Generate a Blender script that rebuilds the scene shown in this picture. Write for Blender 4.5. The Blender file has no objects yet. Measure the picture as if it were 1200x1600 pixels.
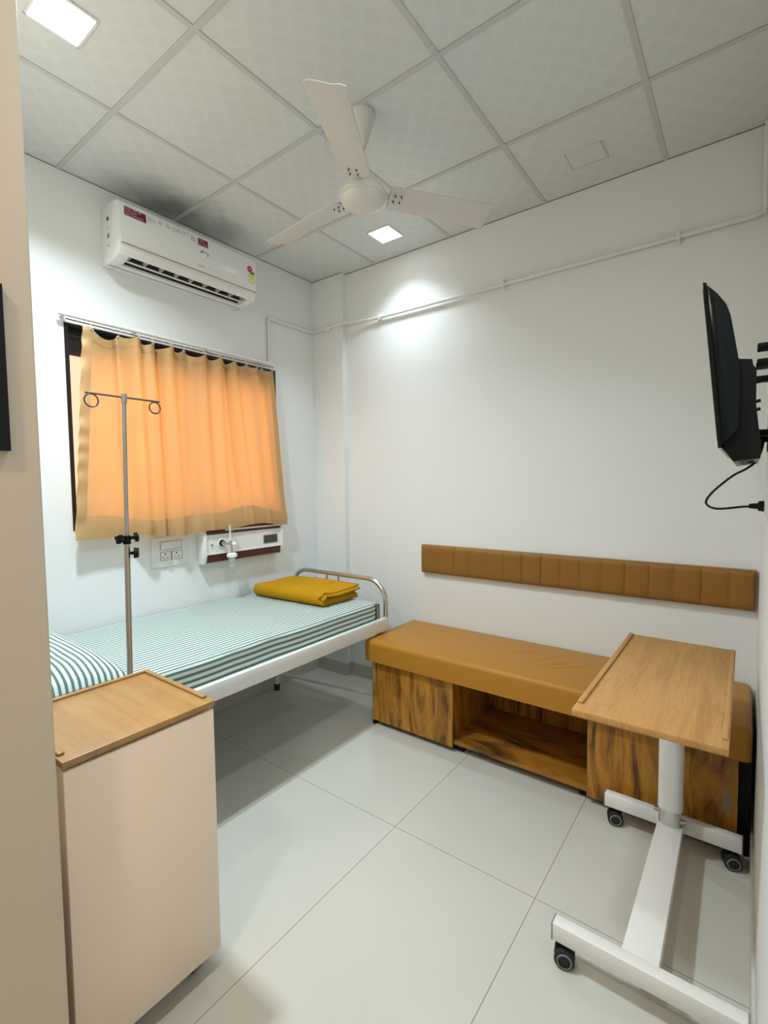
import bpy, bmesh, math, random
from mathutils import Vector, Matrix, noise
random.seed(4)
PI = math.pi
sc = bpy.context.scene
COL = sc.collection

# ------------------------------------------------------------------ camera
CAMX, CAMY, CAMZ = 2.746, -2.798, 1.477
PITCH, YAW, ROLL, FPX = 0.05808, 0.64532, -0.010555, 754.47
fwd = Vector((-math.sin(YAW)*math.cos(PITCH), math.cos(YAW)*math.cos(PITCH), -math.sin(PITCH)))
rt = Vector((math.cos(YAW), math.sin(YAW), 0)); up = rt.cross(fwd)
rt2 = math.cos(ROLL)*rt + math.sin(ROLL)*up
up2 = -math.sin(ROLL)*rt + math.cos(ROLL)*up
cd = bpy.data.cameras.new('camera'); cam = bpy.data.objects.new('camera', cd); COL.objects.link(cam)
cd.sensor_fit = 'HORIZONTAL'; cd.sensor_width = 36; cd.lens = FPX/1200*36; cd.clip_start = .01
M = Matrix((rt2, up2, -fwd)).transposed().to_4x4(); M.translation = (CAMX, CAMY, CAMZ)
cam.matrix_world = M
sc.camera = cam
# ------------------------------------------------------------------ world, exposure
w = bpy.data.worlds.new('world'); sc.world = w; w.use_nodes = True
w.node_tree.nodes['Background'].inputs[0].default_value = (1, .93, .85, 1)
w.node_tree.nodes['Background'].inputs[1].default_value = .25
sc.view_settings.view_transform = 'Standard'; sc.view_settings.look = 'None'
sc.view_settings.gamma = 1; sc.view_settings.use_curve_mapping = False
sc.view_settings.exposure = 0.68
LAMP = 18.0         # watts of each LED downlight
HALL = 9.0         # watts of the assumed, unseen warm entrance downlight behind the camera
PANE = 1.2         # lit window

X1, ZC, YB = 2.80, 3.042, -4.4   # right wall, ceiling height, rear end of the entrance passage
PX, PY = 1.60, -2.43             # corner of the partition block

# ------------------------------------------------------------------ materials
MATS = {}
def N(nt, t, **kw):
    n = nt.nodes.new(t)
    for k, v in kw.items():
        if k in n.inputs.keys(): n.inputs[k].default_value = v
        else: setattr(n, k, v)
    return n
def mat(name, col, rough=.5, metal=0, bump=0, bscale=60, var=0, vscale=4, spec=.5, coat=0, trans=0, ior=1.45):
    if name in MATS: return MATS[name]
    m = bpy.data.materials.new(name); m.use_nodes = True; nt = m.node_tree
    b = nt.nodes['Principled BSDF']
    b.inputs['Base Color'].default_value = (*col, 1); b.inputs['Roughness'].default_value = rough
    b.inputs['Metallic'].default_value = metal; b.inputs['Specular IOR Level'].default_value = spec
    b.inputs['Coat Weight'].default_value = coat; b.inputs['Transmission Weight'].default_value = trans
    b.inputs['IOR'].default_value = ior
    tc = N(nt, 'ShaderNodeTexCoord')
    nz = N(nt, 'ShaderNodeTexNoise', Scale=vscale, Detail=5.0); nt.links.new(tc.outputs['Object'], nz.inputs['Vector'])
    mx = N(nt, 'ShaderNodeMix', data_type='RGBA'); v = max(var, .02)
    mx.inputs['A'].default_value = (*[c*(1-v) for c in col], 1); mx.inputs['B'].default_value = (*[min(1, c*(1+v)) for c in col], 1)
    nt.links.new(nz.outputs['Fac'], mx.inputs['Factor']); nt.links.new(mx.outputs['Result'], b.inputs['Base Color'])
    if bump:
        n2 = N(nt, 'ShaderNodeTexNoise', Scale=bscale, Detail=4.0); nt.links.new(tc.outputs['Object'], n2.inputs['Vector'])
        bp = N(nt, 'ShaderNodeBump', Strength=bump, Distance=.004); nt.links.new(n2.outputs['Fac'], bp.inputs['Height'])
        nt.links.new(bp.outputs['Normal'], b.inputs['Normal'])
    MATS[name] = m; return m
def ramp(nt, stops):
    r = nt.nodes.new('ShaderNodeValToRGB'); e = r.color_ramp.elements
    while len(e) < len(stops): e.new(.5)
    for i, (p, c) in enumerate(stops): e[i].position = p; e[i].color = (*c, 1)
    return r
def mat_wood(name, stops, stretch=(1, 1, 1), scale=6, rough=.45, dist=2.5, fine=.25):
    m = bpy.data.materials.new(name); m.use_nodes = True; nt = m.node_tree; b = nt.nodes['Principled BSDF']
    tc = N(nt, 'ShaderNodeTexCoord'); mp = N(nt, 'ShaderNodeMapping'); mp.inputs['Scale'].default_value = stretch
    nt.links.new(tc.outputs['Object'], mp.inputs['Vector'])
    nz = N(nt, 'ShaderNodeTexNoise', Scale=float(scale), Detail=7.0, Roughness=.6, Distortion=float(dist)); nt.links.new(mp.outputs[0], nz.inputs['Vector'])
    r = ramp(nt, stops); nt.links.new(nz.outputs['Fac'], r.inputs[0])
    n2 = N(nt, 'ShaderNodeTexNoise', Scale=float(scale*14), Detail=3.0); nt.links.new(mp.outputs[0], n2.inputs['Vector'])
    mx = N(nt, 'ShaderNodeMix', data_type='RGBA', blend_type='MULTIPLY'); mx.inputs['Factor'].default_value = fine
    nt.links.new(r.outputs[0], mx.inputs['A']); nt.links.new(n2.outputs['Fac'], mx.inputs['B'])
    nt.links.new(mx.outputs['Result'], b.inputs['Base Color']); b.inputs['Roughness'].default_value = rough
    MATS[name] = m; return m
def emis(name, col, s):
    m = bpy.data.materials.new(name); m.use_nodes = True; nt = m.node_tree
    nt.nodes.remove(nt.nodes['Principled BSDF'])
    e = N(nt, 'ShaderNodeEmission'); e.inputs[0].default_value = (*col, 1); e.inputs[1].default_value = s
    nt.links.new(e.outputs[0], nt.nodes['Material Output'].inputs[0]); return m

m_wall = mat('white wall paint', (.82, .85, .85), .55, bump=.15, bscale=14, var=.012, vscale=1.5)
m_wallw = mat('passage paint', (.60, .50, .385), .6, bump=.08, bscale=90, var=.015)
m_white = mat('white enamel', (.80, .80, .77), .35)
m_plastic = mat('white plastic', (.80, .81, .80), .28)
m_acbody = mat('glossy white plastic', (.80, .82, .82), .16)
m_lam = mat('white laminate', (.93, .755, .60), .42)
m_chrome = mat('chrome', (.62, .60, .57), .22, metal=1)
m_steel = mat('brushed steel', (.50, .47, .44), .33, metal=1)
m_dsteel = mat('dark wire', (.16, .14, .13), .35, metal=1)
m_black = mat('black plastic', (.008, .008, .009), .5, spec=.22)
m_gloss = mat('gloss black', (.004, .009, .009), .16, spec=.22)
m_rub = mat('black rubber', (.02, .02, .022), .7)
m_grey = mat('grey plastic', (.25, .26, .27), .5)
m_granite = mat('black granite', (.010, .009, .009), .35, var=.4, vscale=60)
m_maroon = mat('maroon strip', (.085, .022, .014), .35)
m_sticker = mat('maroon sticker', (.16, .004, .045), .4)
m_pink = mat('pale pink print', (.75, .45, .55), .5)
m_ink = mat('grey ink', (.22, .23, .24), .5)
m_steel2 = mat('light grey plastic', (.50, .51, .50), .4)
m_dark = mat('dark gap', (.012, .012, .012), .9)
m_leather = mat('tan leatherette', (.43, .20, .026), .38, spec=.28, bump=.16, bscale=330, var=.04, vscale=3)
m_leather2 = mat('brown leatherette', (.27, .128, .026), .45, spec=.3, bump=.16, bscale=330, var=.05, vscale=3)
m_blanket = mat('mustard wool', (.50, .265, .010), .95, bump=.5, bscale=260, var=.12, vscale=14, spec=.1)
m_skirt = mat('skirting tile', (.60, .58, .52), .25)
m_tbar = mat('ceiling bar', (.56, .58, .57), .4)
m_clear = mat('clear plastic', (.92, .94, .94), .05, trans=.93, ior=1.15)
m_yellow = mat('yellow label', (.72, .70, .25), .5)
m_red = mat('red label', (.50, .01, .03), .5)
m_green = mat('green label', (.05, .13, .03), .5)
m_gold = mat('gold line', (.45, .36, .25), .3)
m_beech = mat_wood('beech laminate', [(0, (.37, .195, .065)), (.45, (.46, .255, .092)), (.55, (.50, .285, .105)), (1, (.55, .325, .125))], (.8, 13, 13), 1.7, .38, .6, .34)
m_beech2 = mat_wood('beech laminate lengthwise', [(0, (.46, .23, .066)), (.45, (.58, .30, .095)), (.56, (.66, .355, .115)), (1, (.72, .41, .14))], (13, .9, 13), 1.7, .42, .9, .38)
m_walnut = mat_wood('rustic wood laminate', [(.0, (.03, .010, .003)), (.36, (.085, .032, .006)), (.44, (.32, .13, .012)), (.54, (.55, .24, .022)), (.7, (.66, .31, .03)), (1, (.44, .18, .016))], (4.2, 4.2, .7), 2.0, .42, 1.8, .45)
m_walnut2 = mat_wood('rustic wood laminate flat', [(.0, (.03, .010, .003)), (.38, (.10, .04, .008)), (.48, (.32, .13, .014)), (.6, (.46, .20, .022)), (1, (.50, .22, .025))], (.7, 3.5, 3.5), 2.4, .4, 1.2, .35)

# ceiling tile: vinyl faced gypsum with a faint embossed rosette pattern, darker patch beside the air conditioner
def ceiling_mat():
    m = bpy.data.materials.new('ceiling tile'); m.use_nodes = True; nt = m.node_tree; b = nt.nodes['Principled BSDF']
    g = N(nt, 'ShaderNodeNewGeometry')
    sp = N(nt, 'ShaderNodeMapping'); sp.inputs['Scale'].default_value = (1/.075, 1/.085, 0); sp.inputs['Rotation'].default_value = (0, 0, PI/4)
    nt.links.new(g.outputs['Position'], sp.inputs['Vector'])
    vo = N(nt, 'ShaderNodeTexVoronoi', Scale=1.0, Randomness=0.0, voronoi_dimensions='2D'); nt.links.new(sp.outputs[0], vo.inputs['Vector'])
    mr = N(nt, 'ShaderNodeMapRange'); mr.inputs['From Min'].default_value = .36; mr.inputs['From Max'].default_value = .44
    nt.links.new(vo.outputs['Distance'], mr.inputs['Value'])
    mx = N(nt, 'ShaderNodeMix', data_type='RGBA'); mx.inputs['A'].default_value = (.67, .70, .69, 1); mx.inputs['B'].default_value = (.69, .72, .71, 1)
    nt.links.new(mr.outputs[0], mx.inputs['Factor'])
    # darker patch with a noisy edge, fading outwards
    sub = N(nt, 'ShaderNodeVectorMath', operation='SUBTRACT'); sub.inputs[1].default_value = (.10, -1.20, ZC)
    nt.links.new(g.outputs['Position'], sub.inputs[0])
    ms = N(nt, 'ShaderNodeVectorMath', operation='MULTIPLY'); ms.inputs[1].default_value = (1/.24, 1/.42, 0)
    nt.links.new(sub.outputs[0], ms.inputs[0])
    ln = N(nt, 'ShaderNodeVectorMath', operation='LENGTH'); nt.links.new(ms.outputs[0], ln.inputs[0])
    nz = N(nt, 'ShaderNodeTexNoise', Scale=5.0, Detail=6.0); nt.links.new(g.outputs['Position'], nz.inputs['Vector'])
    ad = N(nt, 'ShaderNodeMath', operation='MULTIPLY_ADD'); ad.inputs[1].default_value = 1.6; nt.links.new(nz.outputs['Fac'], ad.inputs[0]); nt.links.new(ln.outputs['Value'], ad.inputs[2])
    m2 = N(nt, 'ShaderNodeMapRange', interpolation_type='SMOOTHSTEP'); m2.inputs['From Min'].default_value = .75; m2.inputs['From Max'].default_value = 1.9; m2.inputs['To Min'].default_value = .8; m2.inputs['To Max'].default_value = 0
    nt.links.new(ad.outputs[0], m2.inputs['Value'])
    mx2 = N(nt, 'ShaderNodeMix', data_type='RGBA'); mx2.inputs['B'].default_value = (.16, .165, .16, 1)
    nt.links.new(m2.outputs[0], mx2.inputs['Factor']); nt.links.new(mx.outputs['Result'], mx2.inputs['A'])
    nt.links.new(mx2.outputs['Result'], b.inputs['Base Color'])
    r2 = N(nt, 'ShaderNodeMapRange'); r2.inputs['To Min'].default_value = .5; r2.inputs['To Max'].default_value = .36
    nt.links.new(mr.outputs[0], r2.inputs['Value']); nt.links.new(r2.outputs[0], b.inputs['Roughness'])
    n3 = N(nt, 'ShaderNodeTexNoise', Scale=260.0, Detail=2.0); nt.links.new(g.outputs['Position'], n3.inputs['Vector'])
    bp = N(nt, 'ShaderNodeBump', Strength=.12, Distance=.002); nt.links.new(n3.outputs['Fac'], bp.inputs['Height']); nt.links.new(bp.outputs['Normal'], b.inputs['Normal'])
    return m
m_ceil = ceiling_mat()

def floor_mat():
    m = bpy.data.materials.new('vitrified floor tile'); m.use_nodes = True; nt = m.node_tree; b = nt.nodes['Principled BSDF']
    g = N(nt, 'ShaderNodeNewGeometry')
    sub = N(nt, 'ShaderNodeVectorMath', operation='SUBTRACT'); S = .6116
    sub.inputs[1].default_value = (1.569-20*S, -1.1787-20*S, 0); nt.links.new(g.outputs['Position'], sub.inputs[0])
    br = N(nt, 'ShaderNodeTexBrick', offset=0.0, squash=1.0)
    br.inputs['Scale'].default_value = 1.0; br.inputs['Mortar Size'].default_value = .0016; br.inputs['Mortar Smooth'].default_value = .3
    br.inputs['Brick Width'].default_value = S; br.inputs['Row Height'].default_value = 2*S
    br.inputs['Color1'].default_value = (.62, .615, .55, 1); br.inputs['Color2'].default_value = (.605, .60, .535, 1)
    br.inputs['Mortar'].default_value = (.26, .23, .18, 1)
    nt.links.new(sub.outputs[0], br.inputs['Vector'])
    nz = N(nt, 'ShaderNodeTexNoise', Scale=2.2, Detail=5.0); nt.links.new(g.outputs['Position'], nz.inputs['Vector'])
    mx = N(nt, 'ShaderNodeMix', data_type='RGBA', blend_type='MULTIPLY'); mx.inputs['Factor'].default_value = .10
    nt.links.new(br.outputs['Color'], mx.inputs['A']); nt.links.new(nz.outputs['Fac'], mx.inputs['B'])
    nt.links.new(mx.outputs['Result'], b.inputs['Base Color'])
    b.inputs['Roughness'].default_value = .13; b.inputs['Specular IOR Level'].default_value = .42
    rr = N(nt, 'ShaderNodeMapRange'); rr.inputs['To Min'].default_value = .10; rr.inputs['To Max'].default_value = .20
    nt.links.new(nz.outputs['Fac'], rr.inputs['Value']); nt.links.new(rr.outputs[0], b.inputs['Roughness'])
    return m
m_floor = floor_mat()

def stripe_mat(name, period, dark=(.10, .19, .165), light=(.66, .74, .71)):
    m = bpy.data.materials.new(name); m.use_nodes = True; nt = m.node_tree; b = nt.nodes['Principled BSDF']
    uv = N(nt, 'ShaderNodeUVMap'); uv.uv_map = 'cloth'
    sx = N(nt, 'ShaderNodeSeparateXYZ'); nt.links.new(uv.outputs[0], sx.inputs[0])
    d = N(nt, 'ShaderNodeMath', operation='MULTIPLY'); d.inputs[1].default_value = 1/period; nt.links.new(sx.outputs[0], d.inputs[0])
    f = N(nt, 'ShaderNodeMath', operation='FRACT'); nt.links.new(d.outputs[0], f.inputs[0])
    r = ramp(nt, [(0, light), (.50, light), (.54, dark), (.94, dark), (1, light)]); nt.links.new(f.outputs[0], r.inputs[0])
    nt.links.new(r.outputs[0], b.inputs['Base Color']); b.inputs['Roughness'].default_value = .8; b.inputs['Specular IOR Level'].default_value = .2
    b.inputs['Sheen Weight'].default_value = .2
    return m
m_sheet = stripe_mat('striped sheet', .0275)
m_pcase = stripe_mat('striped pillowcase', .024)

def curtain_mat(name, tr):
    m = bpy.data.materials.new(name); m.use_nodes = True; nt = m.node_tree
    nt.nodes.remove(nt.nodes['Principled BSDF'])
    tc = N(nt, 'ShaderNodeTexCoord')
    nz = N(nt, 'ShaderNodeTexNoise', Scale=220.0, Detail=3.0); nt.links.new(tc.outputs['Object'], nz.inputs['Vector'])
    df = N(nt, 'ShaderNodeBsdfDiffuse'); df.inputs[0].default_value = (.50, .345, .17, 1)
    mx = N(nt, 'ShaderNodeMix', data_type='RGBA'); mx.inputs['A'].default_value = (.46, .31, .15, 1); mx.inputs['B'].default_value = (.56, .39, .20, 1)
    nt.links.new(nz.outputs['Fac'], mx.inputs['Factor']); nt.links.new(mx.outputs['Result'], df.inputs[0])
    t = N(nt, 'ShaderNodeBsdfTranslucent'); t.inputs[0].default_value = (1, .82, .37, 1)
    gl = N(nt, 'ShaderNodeBsdfGlossy'); gl.inputs[0].default_value = (.9, .75, .5, 1); gl.inputs[1].default_value = .5
    s = N(nt, 'ShaderNodeMixShader'); s.inputs[0].default_value = tr
    nt.links.new(df.outputs[0], s.inputs[1]); nt.links.new(t.outputs[0], s.inputs[2])
    s2 = N(nt, 'ShaderNodeMixShader'); s2.inputs[0].default_value = .05
    nt.links.new(s.outputs[0], s2.inputs[1]); nt.links.new(gl.outputs[0], s2.inputs[2])
    nt.links.new(s2.outputs[0], nt.nodes['Material Output'].inputs[0]); return m
m_curt = curtain_mat('curtain cloth', .55)
m_hem = curtain_mat('doubled curtain hem', .24)
m_head = curtain_mat('curtain heading', .38)

# ------------------------------------------------------------------ mesh helpers
class MB:
    def __init__(s): s.bm = bmesh.new()
    def merge(s, b2, mtx=None):
        if mtx is not None: b2.transform(mtx)
        me = bpy.data.meshes.new('t'); b2.to_mesh(me); b2.free(); s.bm.from_mesh(me); bpy.data.meshes.remove(me); return s
    def box(s, x0, x1, y0, y1, z0, z1, bev=0, seg=2, mtx=None):
        b = bmesh.new(); bmesh.ops.create_cube(b, size=1)
        for v in b.verts: v.co = Vector(((x0+x1)/2+v.co.x*(x1-x0), (y0+y1)/2+v.co.y*(y1-y0), (z0+z1)/2+v.co.z*(z1-z0)))
        if bev: bmesh.ops.bevel(b, geom=b.edges[:], offset=bev, segments=seg, affect='EDGES', profile=.5)
        return s.merge(b, mtx)
    def cyl(s, p0, p1, r0, r1=None, seg=20, caps=True):
        if r1 is None: r1 = r0
        p0, p1 = Vector(p0), Vector(p1); d = p1-p0
        b = bmesh.new(); bmesh.ops.create_cone(b, cap_ends=caps, segments=seg, radius1=r0, radius2=r1, depth=d.length)
        q = Vector((0, 0, 1)).rotation_difference(d.normalized()).to_matrix().to_4x4(); q.translation = (p0+p1)/2
        return s.merge(b, q)
    def tube(s, pts, r, seg=12, closed=False):
        pts = [Vector(p) for p in pts]; n = len(pts); rings = []; up = None
        b = bmesh.new()
        for i, p in enumerate(pts):
            if closed: t = (pts[(i+1) % n]-pts[i-1]).normalized()
            else: t = (pts[min(i+1, n-1)]-pts[max(i-1, 0)]).normalized()
            if up is None:
                up = Vector((0, 0, 1)) if abs(t.z) < .9 else Vector((1, 0, 0))
            up = (up-t*up.dot(t)).normalized(); sd = t.cross(up)
            rings.append([b.verts.new(p+r*(math.cos(a)*up+math.sin(a)*sd)) for a in [2*PI*k/seg for k in range(seg)]])
        for i in range(n if closed else n-1):
            A, B = rings[i], rings[(i+1) % n]
            for k in range(seg): b.faces.new((A[k], A[(k+1) % seg], B[(k+1) % seg], B[k]))
        if not closed:
            b.faces.new(rings[0][::-1]); b.faces.new(rings[-1])
        bmesh.ops.recalc_face_normals(b, faces=b.faces[:])
        return s.merge(b)
    def lathe(s, prof, origin=(0, 0, 0), axis='Z', seg=32):
        b = bmesh.new(); rings = []
        for r, h in prof:
            if r < 1e-5: rings.append([b.verts.new((0, 0, h))])
            else: rings.append([b.verts.new((r*math.cos(2*PI*k/seg), r*math.sin(2*PI*k/seg), h)) for k in range(seg)])
        for A, B in zip(rings, rings[1:]):
            for k in range(seg):
                a0, a1 = A[k % len(A)], A[(k+1) % len(A)]; b0, b1 = B[k % len(B)], B[(k+1) % len(B)]
                f = [a0, a1, b1, b0]; u = []
                for v in f:
                    if v not in u: u.append(v)
                if len(u) > 2: b.faces.new(u)
        bmesh.ops.recalc_face_normals(b, faces=b.faces[:])
        m = Matrix.Identity(4)
        if axis == 'X': m = Matrix.Rotation(PI/2, 4, 'Y')
        if axis == 'Y': m = Matrix.Rotation(-PI/2, 4, 'X')
        m.translation = origin
        return s.merge(b, m)
    def prism(s, poly, a0, a1, axis='Y', bev=0):
        # poly: 2D points; axis Y -> (x,z), axis X -> (y,z), axis Z -> (x,y)
        b = bmesh.new()
        def P(p, a): return {'Y': (p[0], a, p[1]), 'X': (a, p[0], p[1]), 'Z': (p[0], p[1], a)}[axis]
        A = [b.verts.new(P(p, a0)) for p in poly]; B = [b.verts.new(P(p, a1)) for p in poly]
        b.faces.new(A); b.faces.new(B[::-1]); n = len(poly)
        for i in range(n): b.faces.new((A[i], B[i], B[(i+1) % n], A[(i+1) % n]))
        bmesh.ops.recalc_face_normals(b, faces=b.faces[:])
        if bev: bmesh.ops.bevel(b, geom=b.edges[:], offset=bev, segments=2, affect='EDGES', profile=.5)
        return s.merge(b)
    def grid(s, f, nu, nv, uvf=None):
        b = bmesh.new(); V = [[b.verts.new(f(i/nu, j/nv)) for j in range(nv+1)] for i in range(nu+1)]
        uvl = b.loops.layers.uv.new('cloth') if uvf else None
        for i in range(nu):
            for j in range(nv):
                fc = b.faces.new((V[i][j], V[i+1][j], V[i+1][j+1], V[i][j+1]))
                if uvf:
                    for lp, (a, c) in zip(fc.loops, ((i, j), (i+1, j), (i+1, j+1), (i, j+1))): lp[uvl].uv = uvf(a/nu, c/nv)
        return s.merge(b)
    def build(s, name, m, parent=None, smooth=True, ang=35, thick=0):
        me = bpy.data.meshes.new(name); s.bm.to_mesh(me); s.bm.free(); me.materials.append(m)
        if smooth:
            for p in me.polygons: p.use_smooth = True
            me.set_sharp_from_angle(angle=math.radians(ang))
        o = bpy.data.objects.new(name, me); COL.objects.link(o)
        if thick:
            sd = o.modifiers.new('solid', 'SOLIDIFY'); sd.thickness = thick; sd.offset = 0
        if parent is not None:
            o.parent = parent; o.matrix_parent_inverse = Matrix.Translation(-root_loc(parent))
        return o
def root_loc(o):
    l = Vector(o.location)
    while o.parent: 
        # meshes are built in world coordinates, so only the Empty at the top carries an offset
        o = o.parent
        l = Vector(o.location) if o.type == 'EMPTY' else l
    return l if o.type == 'EMPTY' else Vector((0, 0, 0))
def child(o, p):
    """part built in world coordinates under its thing (an Empty) or under a part (a mesh at the Empty's space)"""
    return o
def thing(name, label, cat, loc=(0, 0, 0), group=None):
    o = bpy.data.objects.new(name, None); COL.objects.link(o); o.location = loc; o.empty_display_size = .1
    o['label'] = label; o['category'] = cat
    if group: o['group'] = group
    return o
_build = MB.build
def build(s, name, m, parent=None, **kw):
    o = _build(s, name, m, None, **kw)
    if parent is not None:
        top = parent
        while top.parent: top = top.parent
        off = Vector(top.location)
        if off.length > 0:
            for v in o.data.vertices: v.co -= off
        o.parent = parent
    return o
MB.build = build
def tag(o, label, cat, group=None):
    o['label'] = label; o['category'] = cat
    if group: o['group'] = group
    return o
def struct(o): o['kind'] = 'structure'; return o
def text_mesh(txt, size, origin, ux, uz, name, m, parent, align='LEFT', depth=.0004):
    """lettering as a thin mesh lying in the plane spanned by ux (reading direction) and uz (up)"""
    cu = bpy.data.curves.new('t', 'FONT'); cu.body = txt; cu.size = size; cu.align_x = align; cu.extrude = depth
    tmp = bpy.data.objects.new('t', cu); COL.objects.link(tmp)
    bpy.context.view_layer.update()
    me = bpy.data.meshes.new_from_object(tmp.evaluated_get(bpy.context.evaluated_depsgraph_get()))
    bpy.data.objects.remove(tmp); bpy.data.curves.remove(cu)
    ux, uz = Vector(ux).normalized(), Vector(uz).normalized(); n = ux.cross(uz)
    M = Matrix((ux, uz, n)).transposed().to_4x4(); M.translation = origin
    me.transform(M); b = MB(); b.bm.from_mesh(me); bpy.data.meshes.remove(me)
    return b.build(name, m, parent, smooth=False)
def arc(c, r, a0, a1, n, f): return [f(c[0]+r*math.cos(a0+(a1-a0)*i/n), c[1]+r*math.sin(a0+(a1-a0)*i/n)) for i in range(n+1)]

# ================================================================== THE ROOM
struct(MB().box(-.2, X1+.2, YB-.1, .2, -.1, 0).build('floor', m_floor, smooth=False))
# window wall with an opening
WY0, WY1, WZ0, WZ1 = -1.79, -.44, 1.255, 2.30
wl = MB()
wl.box(-.2, 0, PY, WY0, 0, ZC+.1); wl.box(-.2, 0, WY1, .2, 0, ZC+.1)
wl.box(-.2, 0, WY0, WY1, 0, WZ0); wl.box(-.2, 0, WY0, WY1, WZ1, ZC+.1)
struct(wl.build('wall_left', m_wall, smooth=False))
struct(MB().box(0, X1, 0, .15, 0, ZC+.1).build('wall_back', m_wall, smooth=False))
struct(MB().box(X1, X1+.15, YB, .15, 0, ZC+.1).build('wall_right', m_wall, smooth=False))
struct(MB().box(-.2, PX, YB, PY, 0, ZC+.1, bev=.004).build('wall_partition', m_wallw, smooth=False))
struct(MB().box(PX, X1, YB-.1, YB, 0, ZC+.1).build('wall_front', m_wallw, smooth=False))
struct(MB().box(0, .305, -.049, 0, 0, ZC, bev=.002).build('wall_column', m_wall, smooth=False))
# skirting
BT = .1
def skirt(name, x0, x1, y0, y1):
    struct(MB().box(x0, x1, y0, y1, 0, BT, bev=.002).build(name, m_skirt, smooth=False))
skirt('baseboard_left', 0, .010, PY, -.049)
skirt('baseboard_back', .315, X1-.01, -.010, 0)
b = MB().box(0, .315, -.059, -.049, 0, BT, bev=.002); b.box(.305, .315, -.049, 0, 0, BT)
struct(b.build('baseboard_column', m_skirt, smooth=False))
skirt('baseboard_right', X1-.010, X1, YB, 0)
skirt('baseboard_partition', .01, PX, PY, PY+.010)
skirt('baseboard_passage', PX, PX+.010, YB, PY)

# suspended ceiling
XA, YA = .5889, -.5817
xs = [0, XA] + [XA+.6*i for i in range(1, 4)] + [X1]
ys = [0, YA] + [YA-.6*i for i in range(1, 7)] + [YB]
xl = [0, .585, 1.187, 1.794, 2.384, X1]
c = MB(); bar = MB(); HW = .011
for i in range(len(xl)-1):
    for j in range(len(ys)-1):
        x0, x1, y1, y0 = xl[i], xl[i+1], ys[j], ys[j+1]
        gx0 = HW+.003 if i else 0; gx1 = HW if i < len(xl)-2 else 0; gy1 = HW+.003 if j else .004; gy0 = HW
        c.box(x0+gx0*.6, x1-gx1, y0+gy0*.6, y1-gy1*.8, ZC, ZC+.010)
c.box(-.1, X1+.1, YB, .1, ZC+.05, ZC+.10)
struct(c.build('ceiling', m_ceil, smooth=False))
for x in xl[1:-1]: bar.box(x-HW, x+HW, YB, -.001, ZC-.0035, ZC-.0005)
for y in ys[1:-1]: bar.box(0, X1, y-HW, y+HW, ZC-.004, ZC-.0006)
struct(bar.build('trim_1', m_tbar, smooth=False))
b = MB()
b.box(.305, X1, -.004, -.0005, ZC-.004, ZC-.0006); b.box(0, .305, -.053, -.0495, ZC-.004, ZC-.0006); b.box(.0005, .004, PY, -.053, ZC-.004, ZC-.0006)
struct(b.build('trim_2', m_grey, smooth=False))
struct(MB().box(0, X1, YB, .1, ZC+.012, ZC+.03).build('trim_4', m_dark, smooth=False))

# window: black granite reveal, frame and lit frosted pane
b = MB(); D = -.13
b.box(D, .004, WY0, WY0+.018, WZ0, WZ1); b.box(D, .004, WY1-.018, WY1, WZ0, WZ1)
b.box(D, .004, WY0+.018, WY1-.018, WZ1-.018, WZ1); b.box(D, .012, WY0+.018, WY1-.018, WZ0, WZ0+.018)
wr = struct(b.build('trim_3', m_granite, smooth=False))
wf = MB()
wf.box(-.060, -.025, WY0+.018, WY0+.030, WZ0+.018, WZ1-.018); wf.box(-.060, -.025, WY1-.058, WY1-.018, WZ0+.018, WZ1-.018)
wf.box(-.060, -.025, WY0+.030, WY1-.058, WZ1-.15, WZ1-.018); wf.box(-.060, -.025, WY0+.030, WY1-.058, WZ0+.018, WZ0+.035)
wf.box(-.060, -.025, -1.13, -1.09, WZ0+.035, WZ1-.15)
win = struct(wf.build('window_1', m_granite, smooth=False))
m_pane = emis('lit frosted glass', (1, .45, .29), PANE)
pane = MB().box(-.048, -.044, WY0+.030, WY1-.05, WZ0+.03, WZ1-.14).build('window_pane', m_pane, win, smooth=False)

# ceiling lights
m_led = emis('led diffuser', (1, 1, .98), 5)
m_led2 = emis('hall led diffuser', (1, .86, .72), 10)
COOL, WARM = (.80, .925, 1), (1, .84, .67)
m_rim = mat('light rim', (.8, .8, .8), .4)
def ceiling_light(x, y, label, em, watts, colour, spread, hs=.08):
    t = thing('ceiling_light', label, 'ceiling light', (x, y, ZC), 'square recessed ceiling lights')
    b = MB()
    for s in (-1, 1):
        b.box(x+s*hs-.004, x+s*hs+.004, y-hs-.004, y+hs+.004, ZC-.006, ZC-.0002)
        b.box(x-hs, x+hs, y+s*hs-.004, y+s*hs+.004, ZC-.006, ZC-.0002)
    b.build('frame', m_rim, t, smooth=False)
    MB().box(x-hs+.004, x+hs-.004, y-hs+.004, y+hs-.004, ZC-.005, ZC-.001).build('diffuser', em, t, smooth=False)
    ld = bpy.data.lights.new('downlight', 'AREA'); ld.shape = 'SQUARE'; ld.size = 2*hs-.01; ld.energy = watts; ld.color = colour; ld.spread = math.radians(spread)
    lo = bpy.data.objects.new('downlight', ld); COL.objects.link(lo); lo.location = (0, 0, -.0058); lo.parent = t
ceiling_light(.888, -.286, 'small square lit ceiling light just beyond the ceiling fan near the far wall', m_led, LAMP*.15, COOL, 108)
ceiling_light(.88, -2.075, 'bright square lit ceiling light at the top left, above the bed side', m_led, LAMP*1.15, COOL, 138)
ceiling_light(2.15, -1.93, 'added unseen square fill light on the ceiling over the open floor between the locker and the overbed table', m_led, LAMP*.32, COOL, 155)  # unseen fill lamp, added to brighten the right side of the room
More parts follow.
